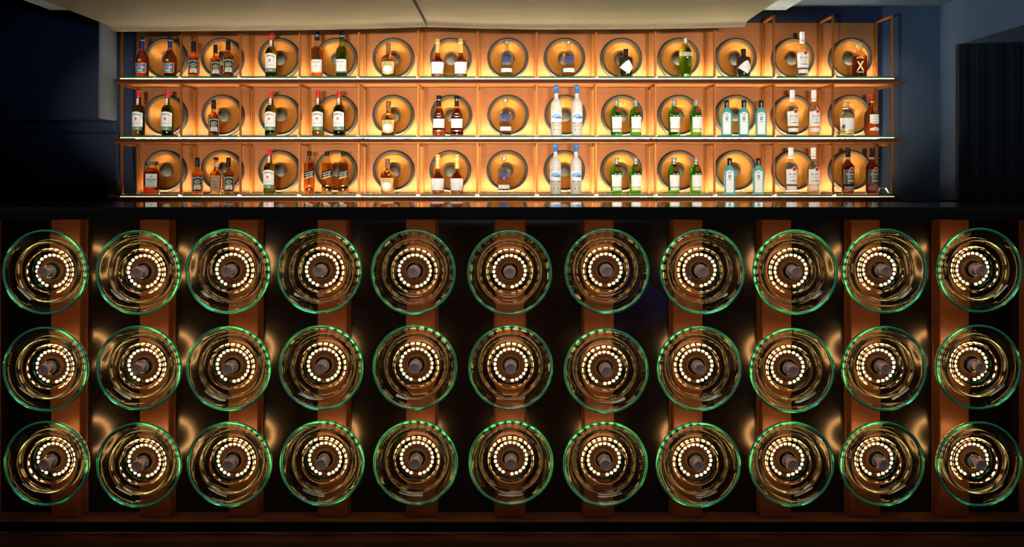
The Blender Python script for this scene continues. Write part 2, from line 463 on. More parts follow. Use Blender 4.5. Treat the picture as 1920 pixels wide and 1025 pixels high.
# moulded number on the one disc where it can be read
def disc_number():
    cu = bpy.data.curves.new('t', 'FONT'); cu.body = '115'; cu.align_x = 'CENTER'; cu.align_y = 'CENTER'; cu.size = .016; cu.extrude = .0004; cu.resolution_u = 3
    o = bpy.data.objects.new('t', cu); COL.objects.link(o)
    me = bpy.data.meshes.new_from_object(o.evaluated_get(bpy.context.evaluated_depsgraph_get()))
    bpy.data.objects.remove(o); bpy.data.curves.remove(cu)
    me.materials.append(mat('moulded_number', (.75, .12, .05, 1), .4))  # red light on the moulded glass is put into this colour
    host = next(o for o in bpy.data.objects if str(o.get('label', '')).endswith('top row, sixth from either end'))
    p = link('moulded_number', me, host); p.location = (.015, -.0935, -.0735); p.rotation_euler = (PI / 2, 0, 0)
disc_number()

# ------------------------------------------------------------------ bottles
def sup(rx, ry, n, seg):
    pts = []
    for k in range(seg):
        a = 2 * PI * k / seg
        c, s = math.cos(a), math.sin(a)
        pts.append((rx * math.copysign(abs(c) ** (2 / n), c), ry * math.copysign(abs(s) ** (2 / n), s)))
    return pts

def norm_levels(lv):
    out = []
    for l in lv:
        l = [v / 1000 for v in l[:3]] + list(l[3:]) if len(l) > 2 else [l[0] / 1000, l[1] / 1000]
        if len(l) == 2: l = [l[0], l[1], l[1], 2]
        if len(l) == 3: l = l + [2]
        out.append(tuple(l))
    return out

def at_z(lv, z):
    for a, b in zip(lv, lv[1:]):
        if a[0] <= z <= b[0] and b[0] > a[0]:
            t = (z - a[0]) / (b[0] - a[0])
            return tuple(a[i] + (b[i] - a[i]) * t for i in (1, 2, 3))
    return lv[-1][1:] if z > lv[-1][0] else lv[0][1:]

def front_y(lv, x, z):
    rx, ry, n = at_z(lv, z)
    u = min(abs(x) / max(rx, 1e-6), .9995)
    return -ry * (1 - u ** n) ** (1 / n)

def loft(lv, fill=None, seg=40, flutes=0):
    bm = bmesh.new(); prev = None
    for z, rx, ry, n in lv:
        pts = sup(rx, ry, n, seg)
        if flutes and .008 < z < .150:
            pts = [(p[0] * (1 - .03 * (k % 4 < 2)), p[1] * (1 - .03 * (k % 4 < 2))) for k, p in enumerate(pts)]
        ring = [bm.verts.new((p[0], p[1], z)) for p in pts]
        if prev:
            for k in range(seg):
                f = bm.faces.new((prev[0][k], prev[0][(k + 1) % seg], ring[(k + 1) % seg], ring[k]))
                f.material_index = 1 if fill is not None and (prev[1] + z) / 2 > fill else 0
        else: bm.faces.new(ring[::-1])
        prev = (ring, z)
    f = bm.faces.new(prev[0]); f.material_index = 1 if fill is not None else 0
    return bm

def decal(lv, fn, nu=18, nv=6, off=.0007, th=.0004):
    """a paper label: fn(u in -1..1, v in 0..1) -> (x, z), laid on the front of the bottle"""
    bm = bmesh.new()
    g = []
    for j in range(nv + 1):
        row = []
        for i in range(nu + 1):
            x, z = fn(-1 + 2 * i / nu, j / nv)
            row.append(bm.verts.new((x, front_y(lv, x, z) - off, z)))
        g.append(row)
    for j in range(nv):
        for i in range(nu):
            bm.faces.new((g[j][i], g[j][i + 1], g[j + 1][i + 1], g[j + 1][i]))
    r = bmesh.ops.extrude_face_region(bm, geom=bm.faces[:])
    for v in [e for e in r['geom'] if isinstance(e, bmesh.types.BMVert)]: v.co.y -= th
    return bm

def rect(x0, x1, z0, z1, arch=0, dip=0, taper=0):
    def fn(u, v):
        x0m, x1m = x0 / 1000, x1 / 1000
        xm = (x0m + x1m) / 2; hw = (x1m - x0m) / 2 * (1 - taper * (1 - v))
        zl = z0 / 1000 - dip / 1000 * (1 - u * u); zh = z1 / 1000 + arch / 1000 * (1 - u * u)
        return (xm + hw * u, zl + (zh - zl) * v)
    return fn

def ellipse(cx, cz, a, b):
    def fn(u, v):
        s = math.sqrt(max(0, 1 - u * u))
        return ((cx + a * u) / 1000, (cz + b * s * (2 * v - 1)) / 1000)
    return fn

def text_mesh(s, width, height, cx, cz, lv, rise=0, off=.0013, slope=0):
    cu = bpy.data.curves.new('t', 'FONT'); cu.body = s; cu.align_x = 'CENTER'; cu.align_y = 'CENTER'; cu.size = 1; cu.resolution_u = 2; cu.offset = .022
    o = bpy.data.objects.new('t', cu); COL.objects.link(o)
    dg = bpy.context.evaluated_depsgraph_get()
    me = bpy.data.meshes.new_from_object(o.evaluated_get(dg))
    bpy.data.objects.remove(o); bpy.data.curves.remove(cu)
    xs = [v.co.x for v in me.vertices]; ys = [v.co.y for v in me.vertices]
    w = max(xs) - min(xs); h = max(ys) - min(ys); mx = (max(xs) + min(xs)) / 2; my = (max(ys) + min(ys)) / 2
    vs = []
    for v in me.vertices:
        u = (v.co.x - mx) / w * 2
        x = (cx + u * width / 2) / 1000
        z = (cz + (v.co.y - my) / h * height + rise * (1 - u * u) + slope * u) / 1000
        vs.append((x, front_y(lv, x, z) - off, z))
    fs = [tuple(p.vertices) for p in me.polygons]
    bpy.data.meshes.remove(me)
    return vs, fs

PROTO = {}
def bottle_kind(name, levels, mats, fill=None, parts=(), smooth_it=1, seg=40, flutes=0):
    """parts: (part_name, material, kind, args, [lettering...]);  lettering: (material, [(text, w, h, cx, cz, rise)])"""
    lv = refine(norm_levels(levels), smooth_it)
    tree = []
    o = from_bm('glass', loft(lv, fill / 1000 if fill else None, seg, flutes), mats, smooth=True, angle=50)
    tree.append(('glass', o.data, [])); bpy.data.objects.remove(o)
    for p in parts:
        pn, m, kind, args = p[:4]; subs = []
        if kind == 'cap':
            cl = refine(norm_levels(args), 0)
            o = from_bm(pn, loft(cl, None, 28), m, smooth=True, angle=40)
        elif kind == 'decal':
            o = from_bm(pn, decal(lv, *args) if isinstance(args, tuple) else decal(lv, args), m, smooth=True, angle=60)
        elif kind == 'rdecal':    # a label on the right hand side face of a square bottle
            lv2 = [(a, c, b, d) for a, b, c, d in lv]
            bm = decal(lv2, args); bm.transform(Matrix.Rotation(PI / 2, 4, 'Z'))
            o = from_bm(pn, bm, m, smooth=True, angle=60)
        elif kind == 'text':
            vs, fs = [], []
            for t in args:
                v, f = text_mesh(t[0], t[1], t[2], t[3], t[4], lv, t[5] if len(t) > 5 else 0, .0009, t[6] if len(t) > 6 else 0)
                fs += [tuple(i + len(vs) for i in q) for q in f]; vs += v
            me_ = bpy.data.meshes.new(pn); me_.from_pydata(vs, [], fs); me_.materials.append(m)
            o = link(pn, me_)
        for s in (p[4] if len(p) > 4 else []):
            sn, sm, sk, sa = s
            if sk == 'text':
                vs, fs = [], []
                for t in sa:
                    v, f = text_mesh(t[0], t[1], t[2], t[3], t[4], lv, t[5] if len(t) > 5 else 0, .0023, t[6] if len(t) > 6 else 0)
                    fs += [tuple(i + len(vs) for i in q) for q in f]; vs += v
                me_ = bpy.data.meshes.new(sn); me_.from_pydata(vs, [], fs); me_.materials.append(sm)
                subs.append((sn, me_))
            elif sk == 'decal':
                o2 = from_bm(sn, decal(lv, sa, off=.0012), sm, smooth=True, angle=60); subs.append((sn, o2.data)); bpy.data.objects.remove(o2)
            elif sk == 'cap':
                o2 = from_bm(sn, loft(norm_levels(sa), None, 28), sm, smooth=True, angle=40); subs.append((sn, o2.data)); bpy.data.objects.remove(o2)
        tree.append((pn, o.data, subs)); bpy.data.objects.remove(o)
    PROTO[name] = tree

SQ = 7
# green whiskey bottle, red cap
bottle_kind('irish', [(0, 37), (3, 40), (12, 41), (165, 41), (185, 39), (203, 30), (213, 19), (228, 16), (262, 14.5), (306, 14)], [G_olive, G_olived], 240, [
    ('cap', M_red, 'cap', [(262, 15.2), (276, 15.6), (277, 14.8), (280, 14.8), (281, 15.6), (294, 15.6), (295, 14.8), (298, 14.8), (299, 15.6), (309, 15.4), (310, 13)]),
    ('neck_label', M_cream, 'decal', rect(-8, 8, 212, 258), [('seal', M_redink, 'decal', ellipse(0, 218, 6, 6))]),
    ('label', M_white, 'decal', rect(-37, 37, 63, 156, 10), [
        ('lettering', M_ink, 'text', [('JAMESON', 60, 13, 0, 139, 8)]),
        ('emblem', M_redink, 'decal', ellipse(0, 117, 8, 9)),
        ('small_print', M_brownink, 'text', [('JOHN JAMESON & SON', 26, 3.5, 0, 102), ('IRISH WHISKEY', 46, 5, 0, 84)])]),
    ('band_label', M_greenpaper, 'decal', rect(-36, 36, 38, 61), [('band_lettering', M_gold, 'text', [('TRIPLE DISTILLED', 44, 5, 0, 50)])]),
])
def square_whiskey(name, lab, ink, fld, capped=True):
    bottle_kind(name, [(0, 33, 33, SQ), (4, 36, 36, SQ), (136, 36.5, 36.5, SQ), (142, 35, 35, SQ), (160, 20, 20, 3), (168, 15, 15, 2), (185, 14, 14, 2), (246, 13.5, 13.5, 2)], [G_bourbon, G_amber], 150, [
        ('cap', M_blackcap, 'cap', [(186, 16.5), (205, 15.5), (228, 15.2), (247, 15), (249, 13.5)] if capped else [(234, 15.4), (251, 15.2), (253, 14)]),
        ] + ([] if capped else [('neck_label', M_grey, 'cap', [(188, 15.8), (206, 14.6), (218, 14.4)])]) + [
        ('label', lab, 'decal', rect(-32, 32, 20, 126), [
            ('field', fld, 'decal', rect(-22, 22, 30, 57, 0, -3)),
            ('side_border', ink, 'decal', rect(-30.5, -29, 22, 124)),
            ('side_border', ink, 'decal', rect(29, 30.5, 22, 124)),
            ('oval', ink, 'decal', ellipse(0, 85, 20, 13)),
            ('lettering', ink, 'text', [("JACK DANIEL'S", 52, 11, 0, 107, 7), ('Tennessee', 42, 9, 0, 64.5)]),
            ('field_lettering', lab if fld is ink else ink, 'text', [('WHISKEY', 36, 9, 0, 46), ('SOUR MASH', 28, 4, 0, 36)])]),
        ('oval_field', lab, 'decal', (ellipse(0, 85, 17.5, 10.8), 18, 6, .0018), [
            ('oval_lettering', ink, 'text', [('OLD', 9, 4, 0, 91), ('No.7', 22, 9, 0, 83)])]),
        ('side_label', lab, 'rdecal', rect(-24, 24, 30, 116)),
    ])
square_whiskey('bourbon', M_ink, M_cream, M_cream)
square_whiskey('bourbon_tan', M_tan, M_ink, M_tan, False)
bottle_kind('brandy', [(0, 40, 34), (3, 43, 36), (20, 43, 36), (70, 46, 38), (120, 47.5, 39), (150, 40, 34), (180, 21, 20), (200, 15.5, 15.5), (230, 14, 14), (278, 13.5, 13.5)], [G_cognac, G_amber], 186, [
    ('cap', M_bluefoil, 'cap', [(206, 15.8), (240, 15), (252, 15), (253, 16), (259, 16), (260, 15.6), (280, 15.4), (282, 14)], [('cap_ring', M_gold, 'cap', [(254, 16.3), (258, 16.3)])]),
    ('neck_label', M_bluefoil, 'decal', rect(-23, 23, 168, 178, 3, 3)),
    ('emblem', M_gold, 'decal', ellipse(-2, 118, 11, 8)),
    ('label', M_gold, 'decal', rect(-40, 40, 34, 98, 0, 3, .1), [
        ('label_field', M_bluelabel, 'decal', rect(-36, 36, 37, 95, 0, 2, .1)),
        ('lettering', M_gold, 'text', [('MARTELL', 34, 7, 0, 87), ('FIFTEEN', 56, 14, 0, 70), ('BRANDY', 40, 7, 0, 56)]),
        ('small_label', M_white, 'decal', rect(-17, 17, 42, 49))]),
])
sl_lv = [(0, 35, 35, 2.6), (4, 38, 38, 2.6), (185, 38.5, 38.5, 2.6), (203, 37, 37, 2.5), (216, 24, 24, 2.2), (226, 16.5, 16.5, 2), (245, 15, 15, 2), (312, 14, 14, 2)]
bottle_kind('amber_scotch', sl_lv, [G_amber, G_neck], 214, [
    ('cap', M_blackcap, 'cap', [(258, 16.6), (270, 16.2), (287, 16), (288, 16), (313, 15.6), (315, 14)], [('cap_ring', M_silver, 'cap', [(282, 16.4), (285, 16.4)]), ('cap_ring', M_silver, 'cap', [(291, 16.4), (294, 16.4)])]),
    ('label', M_white, 'decal', rect(-36, 36, 38, 122), [
        ('lettering', M_grey, 'text', [('Glenfiddich', 50, 12, 0, 106), ('15', 18, 13, 0, 78), ('YEAR OLD', 24, 4, 0, 64)]),
        ('emblem', M_gold, 'decal', ellipse(0, 91, 4, 4))]),
    ('band_label', M_gold, 'decal', rect(-36, 36, 32, 36.5)),
])
bottle_kind('green_scotch', [(0, 35, 35, 2.6), (4, 38, 38, 2.6), (172, 38.5, 38.5, 2.6), (192, 37, 37, 2.5), (212, 25, 25, 2.2), (226, 18, 18, 2), (250, 15.5, 15.5, 2), (314, 14.5, 14.5, 2)], [mat('glass_bottle_green', (.16, .42, .03, 1), .02, 0, 1, 1.33), mat('glass_bottle_green_neck', (.35, .66, .06, 1), .02, 0, 1, 1.2)], 160, [
    ('cap', M_blackcap, 'cap', [(290, 17), (300, 17), (315, 16.6), (317, 15)]),
    ('neck_label', M_blackcap, 'cap', [(266, 15.9), (280, 15.6)]),
    ('cap_ring', M_grey, 'cap', [(281, 15.9), (289, 15.9)]),
    ('label', M_white, 'decal', rect(-36, 36, 42, 124), [
        ('lettering', M_grey, 'text', [('Glenfiddich', 50, 12, 0, 108), ('12', 16, 13, 0, 80), ('YEAR OLD', 24, 4, 0, 66)]),
        ('emblem', M_gold, 'decal', ellipse(0, 93, 4, 4))]),
    ('band_label', M_greenpaper, 'decal', rect(-36, 36, 34, 40)),
])
bottle_kind('malt', [(0, 45), (3, 48), (118, 48.5), (138, 45), (150, 34), (157, 20), (163, 14.5), (236, 14)], [G_amber, G_amber], 140, [
    ('cap', M_brownink, 'cap', [(176, 17), (203, 17), (204, 16), (208, 16), (209, 17), (238, 17), (240, 15)]),
    ('label', M_goldpaper, 'decal', (rect(-44, 44, 30, 108, 0, 12, .12), 20, 6), [
        ('lettering', M_ink, 'text', [('MONKEY', 48, 7, 0, 99), ('SHOULDER', 58, 7, 0, 88)]),
        ('label_field', M_white, 'decal', ellipse(0, 55, 32, 22))]),
    ('emblem', M_silver, 'decal', ellipse(17, 131, 9, 6)),
])
bottle_kind('cognac', [(0, 40, 34), (3, 42, 36), (60, 46, 38), (98, 48, 40), (108, 47.5, 39), (122, 38, 33), (140, 22, 20), (152, 16, 16), (170, 14.5, 14.5), (266, 13.5, 13.5)], [G_cognac, G_amber], 152, [
    ('cap', M_gold, 'cap', [(172, 15.2), (236, 14.6), (237, 15.6), (244, 15.6), (245, 15), (267, 15), (268, 13.5)], [('cap_ring', M_white, 'cap', [(238, 15.9), (243, 15.9)])]),
    ('medallion', M_blackcap, 'decal', ellipse(0, 131, 14, 8)),
    ('label', M_white, 'decal', rect(-44, 44, 26, 106, 0, 0, .1), [
        ('lettering', M_cream, 'text', [('Hennessy', 44, 10, 0, 72), ('COGNAC', 30, 5, 0, 47)]),
        ('corner_ornament', M_gold, 'decal', ellipse(33, 40, 4, 6))]),
    ('band_label', M_brownink, 'decal', rect(-26, 26, 10, 22), [('band_lettering', M_cream, 'text', [('V.S', 16, 6, 0, 16)])]),
])
bottle_kind('vsop', [(0, 40, 34), (3, 44, 37), (16, 44, 37), (22, 45, 38), (110, 42, 35), (150, 37, 31), (185, 24, 22), (205, 16, 16), (225, 14, 14), (276, 13.5, 13.5)], [G_cognac, G_neck], 186, [
    ('cap', M_blackcap, 'cap', [(205, 16.6), (225, 15.4), (243, 15.2), (244, 15), (252, 15), (253, 17), (276, 17.4), (279, 16)], [('cap_ring', M_silver, 'cap', [(245, 15.6), (250, 15.6)])]),
    ('emblem', M_silver, 'decal', rect(-20, 20, 134, 139, -4, 6), [('emblem_top', M_silver, 'decal', ellipse(0, 151, 15, 5))]),
    ('label', M_white, 'decal', rect(-39, 39, 55, 117), [
        ('lettering', M_grey, 'text', [('V.S.O.P', 46, 9, 0, 90)]),
        ('corner_ornament', M_gold, 'decal', ellipse(29, 65, 4, 6))]),
    ('base_ring', M_silver, 'decal', rect(-32, 32, 33, 38)),
])
bottle_kind('vodka', [(0, 36), (3, 41), (10, 42), (150, 42), (166, 39), (178, 28), (184, 17), (190, 14.5), (232, 14.5), (233, 17), (246, 17), (248, 16)], [G_clear, G_neck], 168, [
    ('cap', M_silver, 'cap', [(236, 17.6), (249, 17.6), (250.5, 16)]),
    ('lettering', M_blue_ink, 'text', [('ABSOLUT', 74, 22, 0, 135), ('VODKA', 58, 20, 0, 110)]),
    ('label', M_white, 'decal', rect(-38, 38, 36, 63)),
])
bottle_kind('tall_vodka', [(0, 34), (3, 37.5), (210, 38), (228, 35), (242, 25), (252, 16), (262, 13.7), (342, 13.2)], [G_frost], None, [
    ('cap', M_capblue, 'cap', [(288, 14.4), (305, 14.4), (306, 14), (318, 14), (319, 14.6), (343, 14.6), (345, 13)], [('cap_band', M_lightblue, 'cap', [(325, 14.9), (328, 14.9)])]),
    ('bird_motif', M_white, 'decal', rect(-14, 20, 172, 178, -10, 6), [('bird_wing', M_white, 'decal', rect(2, 26, 184, 188, 6, -4))]),
    ('picture', M_white, 'decal', rect(-36, 36, 92, 150, 8, 0), [
        ('mountain', M_lightblue, 'decal', rect(-32, 34, 120, 129, 20, 2)),
        ('ridge', M_blue_ink, 'decal', rect(-10, 33, 116, 120, 7, 0)),
        ('lettering', M_brownink, 'text', [('GREY GOOSE', 66, 10, 0, 86)])]),
    ('small_print', M_brownink, 'text', [('VODKA', 40, 6, 0, 70), ('IMPORTED', 34, 4, 0, 60)]),
    ('flag_patch', M_bluefoil, 'decal', rect(-16, -6, 38, 44), [('flag_white', M_white, 'decal', rect(-5.5, 5.5, 32, 44)), ('flag_red', M_redink, 'decal', rect(6, 16, 38, 44))]),
])
bottle_kind('gin', [(0, 36), (3, 38), (20, 38.5), (128, 41), (136, 43), (142, 43), (146, 40), (170, 37), (190, 27), (200, 17), (208, 15), (247, 14.5)], [G_green], None, [
    ('cap', M_silver, 'cap', [(206, 16), (222, 15.6), (223, 15), (226, 15), (227, 17), (248, 17), (250, 15.5)]),
    ('seal', M_red, 'decal', ellipse(8, 173, 14, 13), [('seal_center', M_darkred, 'decal', ellipse(8, 173, 8, 7.5))]),
    ('shoulder_mark', M_white, 'decal', rect(-14, -2, 135, 139)),
    ('shoulder_mark', M_white, 'decal', rect(8, 26, 135, 139)),
    ('label', M_white, 'decal', rect(-33, 37, 50, 130, 0, 0, .06), [('lettering', M_cream, 'text', [('Tanqueray', 48, 11, 3, 96), ('LONDON DRY GIN', 44, 4, 3, 76)]), ('crest', M_grey, 'decal', ellipse(3, 117, 3, 4))]),
    ('band_label', M_cream, 'decal', rect(-30, 34, 26, 46, 0, 0, .03), [('band_lettering', M_gold, 'text', [('IMPORTED', 36, 6, 3, 36)])]),
])
bottle_kind('tall_gin', [(0, 34), (3, 37), (60, 40), (140, 44), (176, 45), (190, 42), (210, 32), (222, 20), (230, 16.5), (240, 16), (270, 15)], [G_lime, mat('glass_lime_pale', (.66, .95, .22, 1), .02, 0, 1, 1.33)], 150, [
    ('cap', M_silver, 'cap', [(240, 17), (250, 18), (270, 18), (272, 16)]),
    ('seal', M_red, 'decal', ellipse(7, 212, 8, 7)),
    ('label', M_silverpaper, 'decal', rect(-40, 42, 150, 172, 0, 4), [('lettering', M_ink, 'text', [('Tanqueray', 52, 9, 4, 160)])]),
    ('lower_mark', M_white, 'decal', rect(-4, 12, 132, 139)),
    ('base_ornament', mat('glass_green_ornament', (.10, .60, .08, 1), .2), 'decal', ellipse(0, 14, 24, 12)),
], seg=64, flutes=1)
bottle_kind('blue_gin', [(0, 33, 30, 6), (3, 35.5, 32, 6), (158, 36.5, 33, 6), (165, 35, 32, 6), (176, 27, 25, 4), (186, 19, 18, 2.5), (194, 15, 15, 2), (243, 14.5, 14.5, 2)], [G_aqua], None, [
    ('cap', M_blackcap, 'cap', [(196, 15.8), (228, 15.4), (229, 16.6), (244, 16.6), (246, 15)], [('cap_strip', M_grey, 'decal', rect(-2, 6, 200, 242))]),
    ('label', M_white, 'decal', rect(-25, 25, 12, 150, 12), [
        ('lettering', M_ink, 'text', [('BOMBAY', 30, 7, 0, 143, 5), ('SAPPHIRE', 30, 5, 0, 97)]),
        ('emblem', M_bluering, 'decal', ellipse(0, 122, 10.5, 11)),
        ('emblem_stem', M_bluering, 'decal', rect(-4, 4, 105, 112)),
        ]),
    ('emblem_center', mat('ink_aqua', (.35, .72, .80, 1), .5), 'decal', (ellipse(0, 122, 6, 6.5), 18, 6, .0018)),
])
PROTO['blue_gin'] = [(n, d, s) for n, d, s in PROTO['blue_gin']]
def rum(name, glass, neck, lab, ink, capm, low):
    bottle_kind(name, [(0, 36), (3, 39.5), (12, 40), (178, 41), (196, 37), (212, 24), (224, 17), (238, 15), (312, 14.2)], [glass, neck], 205, [
        ('cap', capm, 'cap', [(256, 16.6), (268, 16.2), (269, 15.6), (273, 15.6), (274, 16.4), (314, 15.8), (316, 14)]),
        ('neck_label', low, 'cap', [(238, 15.6), (252, 15.2)]),
        ('label', lab, 'decal', rect(-37, 37, 67, 166, 4), [
            ('lettering', ink, 'text', [('BACARDI', 54, 12, 2, 135), ('SUPERIOR', 40, 5, 2, 116), ('RON', 16, 4, 2, 106)]),
            ('signature', ink, 'decal', rect(-18, 30, 88, 92, 2, 2))]),
        ('seal', M_white if lab is M_white else M_cream, 'decal', (ellipse(11, 168, 16, 16), 18, 6, .0016), []),
        ('seal_field', M_redink, 'decal', (ellipse(11, 168, 13.5, 13.5), 18, 6, .0022), []),
        ('bat_emblem', M_ink, 'decal', (rect(3, 19, 167, 170, 4, -1), 18, 6, .0028), []),
        ('lower_label', low, 'decal', rect(-34, 34, 28, 54)),
    ])
rum('white_rum', G_clear, G_neck, M_white, M_grey, M_white, M_white)
rum('dark_rum', G_darkrum, G_cognac, mat('label_smoke', (.10, .085, .07, 1), .4), M_cream, M_blackcap, M_grey)
def dia(u, v):
    L, R = (-46, 66), (46, 70)
    x = L[0] + (R[0] - L[0]) * (u + 1) / 2
    k = 15
    t = (x - L[0]) / (k - L[0]) if x < k else (R[0] - x) / (R[0] - k)
    bul = math.sin(t * PI) * (7 if x < k else 3)
    zt = 68 + 50 * t + bul; zb = 68 - 44 * t - bul * .4
    return (x / 1000, (zb + (zt - zb) * v) / 1000)
bottle_kind('black_gin', [(0, 44), (3, 47), (122, 48), (136, 46), (142, 40), (146, 22), (150, 17), (172, 15.5), (196, 15.5)], [G_black], None, [
    ('cap', M_blackcap, 'cap', [(172, 17), (178, 17.6), (196, 17.6), (198, 16)]),
    ('label', M_white, 'decal', (dia, 40, 4), [('lettering', M_cream, 'text', [("HENDRICK'S", 48, 7, 8, 72), ('GIN', 16, 6, 10, 58)])]),
])
bottle_kind('squat_rum', [(0, 44, 30, 5), (4, 47, 33, 5), (140, 48, 34, 5), (150, 46, 33, 4), (165, 36, 28, 3), (178, 20, 19, 2.2), (186, 15, 15, 2), (206, 14, 14, 2)], [G_cognac, G_gold], 147, [
    ('stopper', M_cork, 'cap', [(196, 15), (206, 15), (207, 24), (222, 23), (236, 16), (237, 12)]),
    ('letter_emblem', M_gold, 'text', [('X', 44, 62, 4, 80)]),
    ('lettering', M_cream, 'text', [('BUMBU', 46, 11, 4, 132, 6), ('RUM CO', 46, 9, 4, 42, -6)]),
])
bottle_kind('gold_rum', [(0, 48), (3, 52), (10, 53), (120, 53), (138, 50), (154, 36), (164, 21), (172, 16), (202, 15.5)], [G_gold, G_neck], 130, [
    ('stopper', M_cork, 'cap', [(202, 19), (233, 19), (235, 17)]),
    ('neck_ring', M_cream, 'cap', [(186, 17.2), (194, 17.2)]),
    ('label', M_white, 'decal', rect(-48, 48, 16, 122), [
        ('gold_band', M_gold, 'decal', rect(-48, 48, 20, 48, -6, 0)),
        ('ornament', M_brownink, 'decal', ellipse(-33, 62, 9, 16)),
        ('ornament', M_brownink, 'decal', rect(-44, -10, 26, 32))]),
])
bottle_kind('liqueur', [(0, 43), (3, 46.5), (140, 47.5), (160, 44), (176, 32), (188, 20), (200, 17.5), (228, 19), (238, 15), (284, 14.5)], [G_bourbon, G_amber], 192, [
    ('cap', M_red, 'cap', [(250, 16.6), (270, 16.2), (271, 15.6), (274, 15.6), (275, 16.4), (286, 16.2), (288, 14)]),
    ('neck_label', M_gold, 'decal', rect(-14, 14, 228, 240)),
    ('label', M_white, 'decal', rect(-30, 38, 88, 146, 0, 7), [
        ('lettering', M_gold, 'text', [('SOUTHERN', 50, 10, 4, 130), ('COMFORT', 48, 10, 4, 114)]),
        ('ribbon', M_redink, 'decal', rect(-14, 22, 91, 96))]),
    ('lower_label', M_white, 'decal', rect(-30, 38, 36, 50, 8)),
    ('lower_seal', M_gold, 'decal', (ellipse(8, 44, 8, 8), 18, 6, .0014)),
])
bottle_kind('amaretto', [(0, 47, 40, 7), (5, 51, 44, 7), (140, 52, 45, 7), (152, 50, 43, 6), (166, 36, 34, 4), (174, 27, 26, 3), (200, 26, 26, 3)], [G_darkrum, G_amber], 158, [
    ('cap', M_blackcap, 'cap', [(198, 40, 36, 8), (221, 40, 36, 8), (222, 38, 34, 8)]),
    ('label', M_silverpaper, 'decal', rect(-37, 37, 46, 138), [
        ('lettering', M_ink, 'text', [('DISARONNO', 62, 11, 0, 99), ('ORIGINALE', 40, 5, 0, 84)]),
        ('crest', M_grey, 'decal', ellipse(0, 119, 7, 8))]),
])
PROTO['amaretto'].append(None)
PROTO['amaretto'].pop()
bottle_kind('striped_scotch', [(0, 32, 32, 7), (4, 35, 35, 7), (196, 35.5, 35.5, 7), (206, 34, 34, 6), (228, 24, 24, 3.5), (244, 16, 16, 2.2), (262, 13, 13, 2), (290, 13, 13, 2)], [G_amber, G_neck], 212, [
    ('cap', M_blackcap, 'cap', [(260, 14.4), (276, 14), (277, 15), (291, 15), (293, 14)]),
    ('label', M_ink, 'decal', lambda u, v: (.034 * u, (102 + 21 * (u + 1) / 2 + 50 * v) / 1000), [
        ('gold_edge', M_gold, 'decal', lambda u, v: (.034 * u, (102 + 21 * (u + 1) / 2 + 3 * v) / 1000)),
        ('lettering', M_cream, 'text', [('JOHNNIE WALKER', 56, 8, 0, 147, 0, 8), ('BLACK LABEL', 50, 8, 0, 134, 0, 8), ('AGED 12 YEARS', 46, 5, 0, 122, 0, 8)])]),
    ('small_label', M_ink, 'decal', rect(-20, 20, 24, 38), [('age_mark', M_cream, 'decal', rect(-6, 6, 26, 36))]),
    ('gold_mark', M_gold, 'decal', rect(-10, 10, 54, 57, 3)),
])

DESC = {
 'brandy': ('round-shouldered brandy bottle with blue label', 'brandy_bottle'),
 'bourbon': ('square whiskey bottle with black label', 'square_whiskey_bottle'),
 'bourbon_small': ('small square whiskey bottle with black label', 'square_whiskey_bottle'),
 'bourbon_tan': ('square whiskey bottle with tan label', 'square_whiskey_bottle'),
 'irish': ('red-capped green whiskey bottle, white label', 'green_whiskey_bottle'),
 'amber_scotch': ('clear bottle of amber scotch, white label', 'scotch_bottle'),
 'green_scotch': ('bright green scotch bottle, white label', 'scotch_bottle'),
 'malt': ('stout malt whisky bottle, cream label', 'malt_whisky_bottle'),
 'cognac': ('cognac bottle with gold neck foil', 'cognac_bottle'),
 'vsop': ('slender cognac bottle with dark cap', 'cognac_bottle'),
 'vodka': ('clear vodka bottle with blue lettering', 'vodka_bottle'),
 'tall_vodka': ('tall frosted vodka bottle, blue cap', 'vodka_bottle'),
 'gin': ('green gin bottle with red seal', 'gin_bottle'),
 'tall_gin': ('fluted lime green gin bottle', 'gin_bottle'),
 'blue_gin': ('pale blue square gin bottle', 'gin_bottle'),
 'white_rum': ('clear white rum bottle, red round emblem', 'rum_bottle'),
 'dark_rum': ('dark rum bottle, red round emblem', 'rum_bottle'),
 'black_gin': ('black apothecary gin bottle, white diamond label', 'gin_bottle'),
 'squat_rum': ('squat dark rum bottle with gold cross', 'rum_bottle'),
 'gold_rum': ('round corked bottle of pale gold rum', 'rum_bottle'),
 'liqueur': ('orange liqueur bottle with red cap', 'liqueur_bottle'),
 'amaretto': ('square red liqueur bottle, wide black cap', 'liqueur_bottle'),
 'striped_scotch': ('amber scotch bottle with slanted black label', 'scotch_bottle'),
}
YAW = {'bourbon': 20, 'bourbon_tan': 12, 'blue_gin': -14, 'squat_rum': -22, 'amaretto': 15, 'striped_scotch': 12, 'malt': 0}
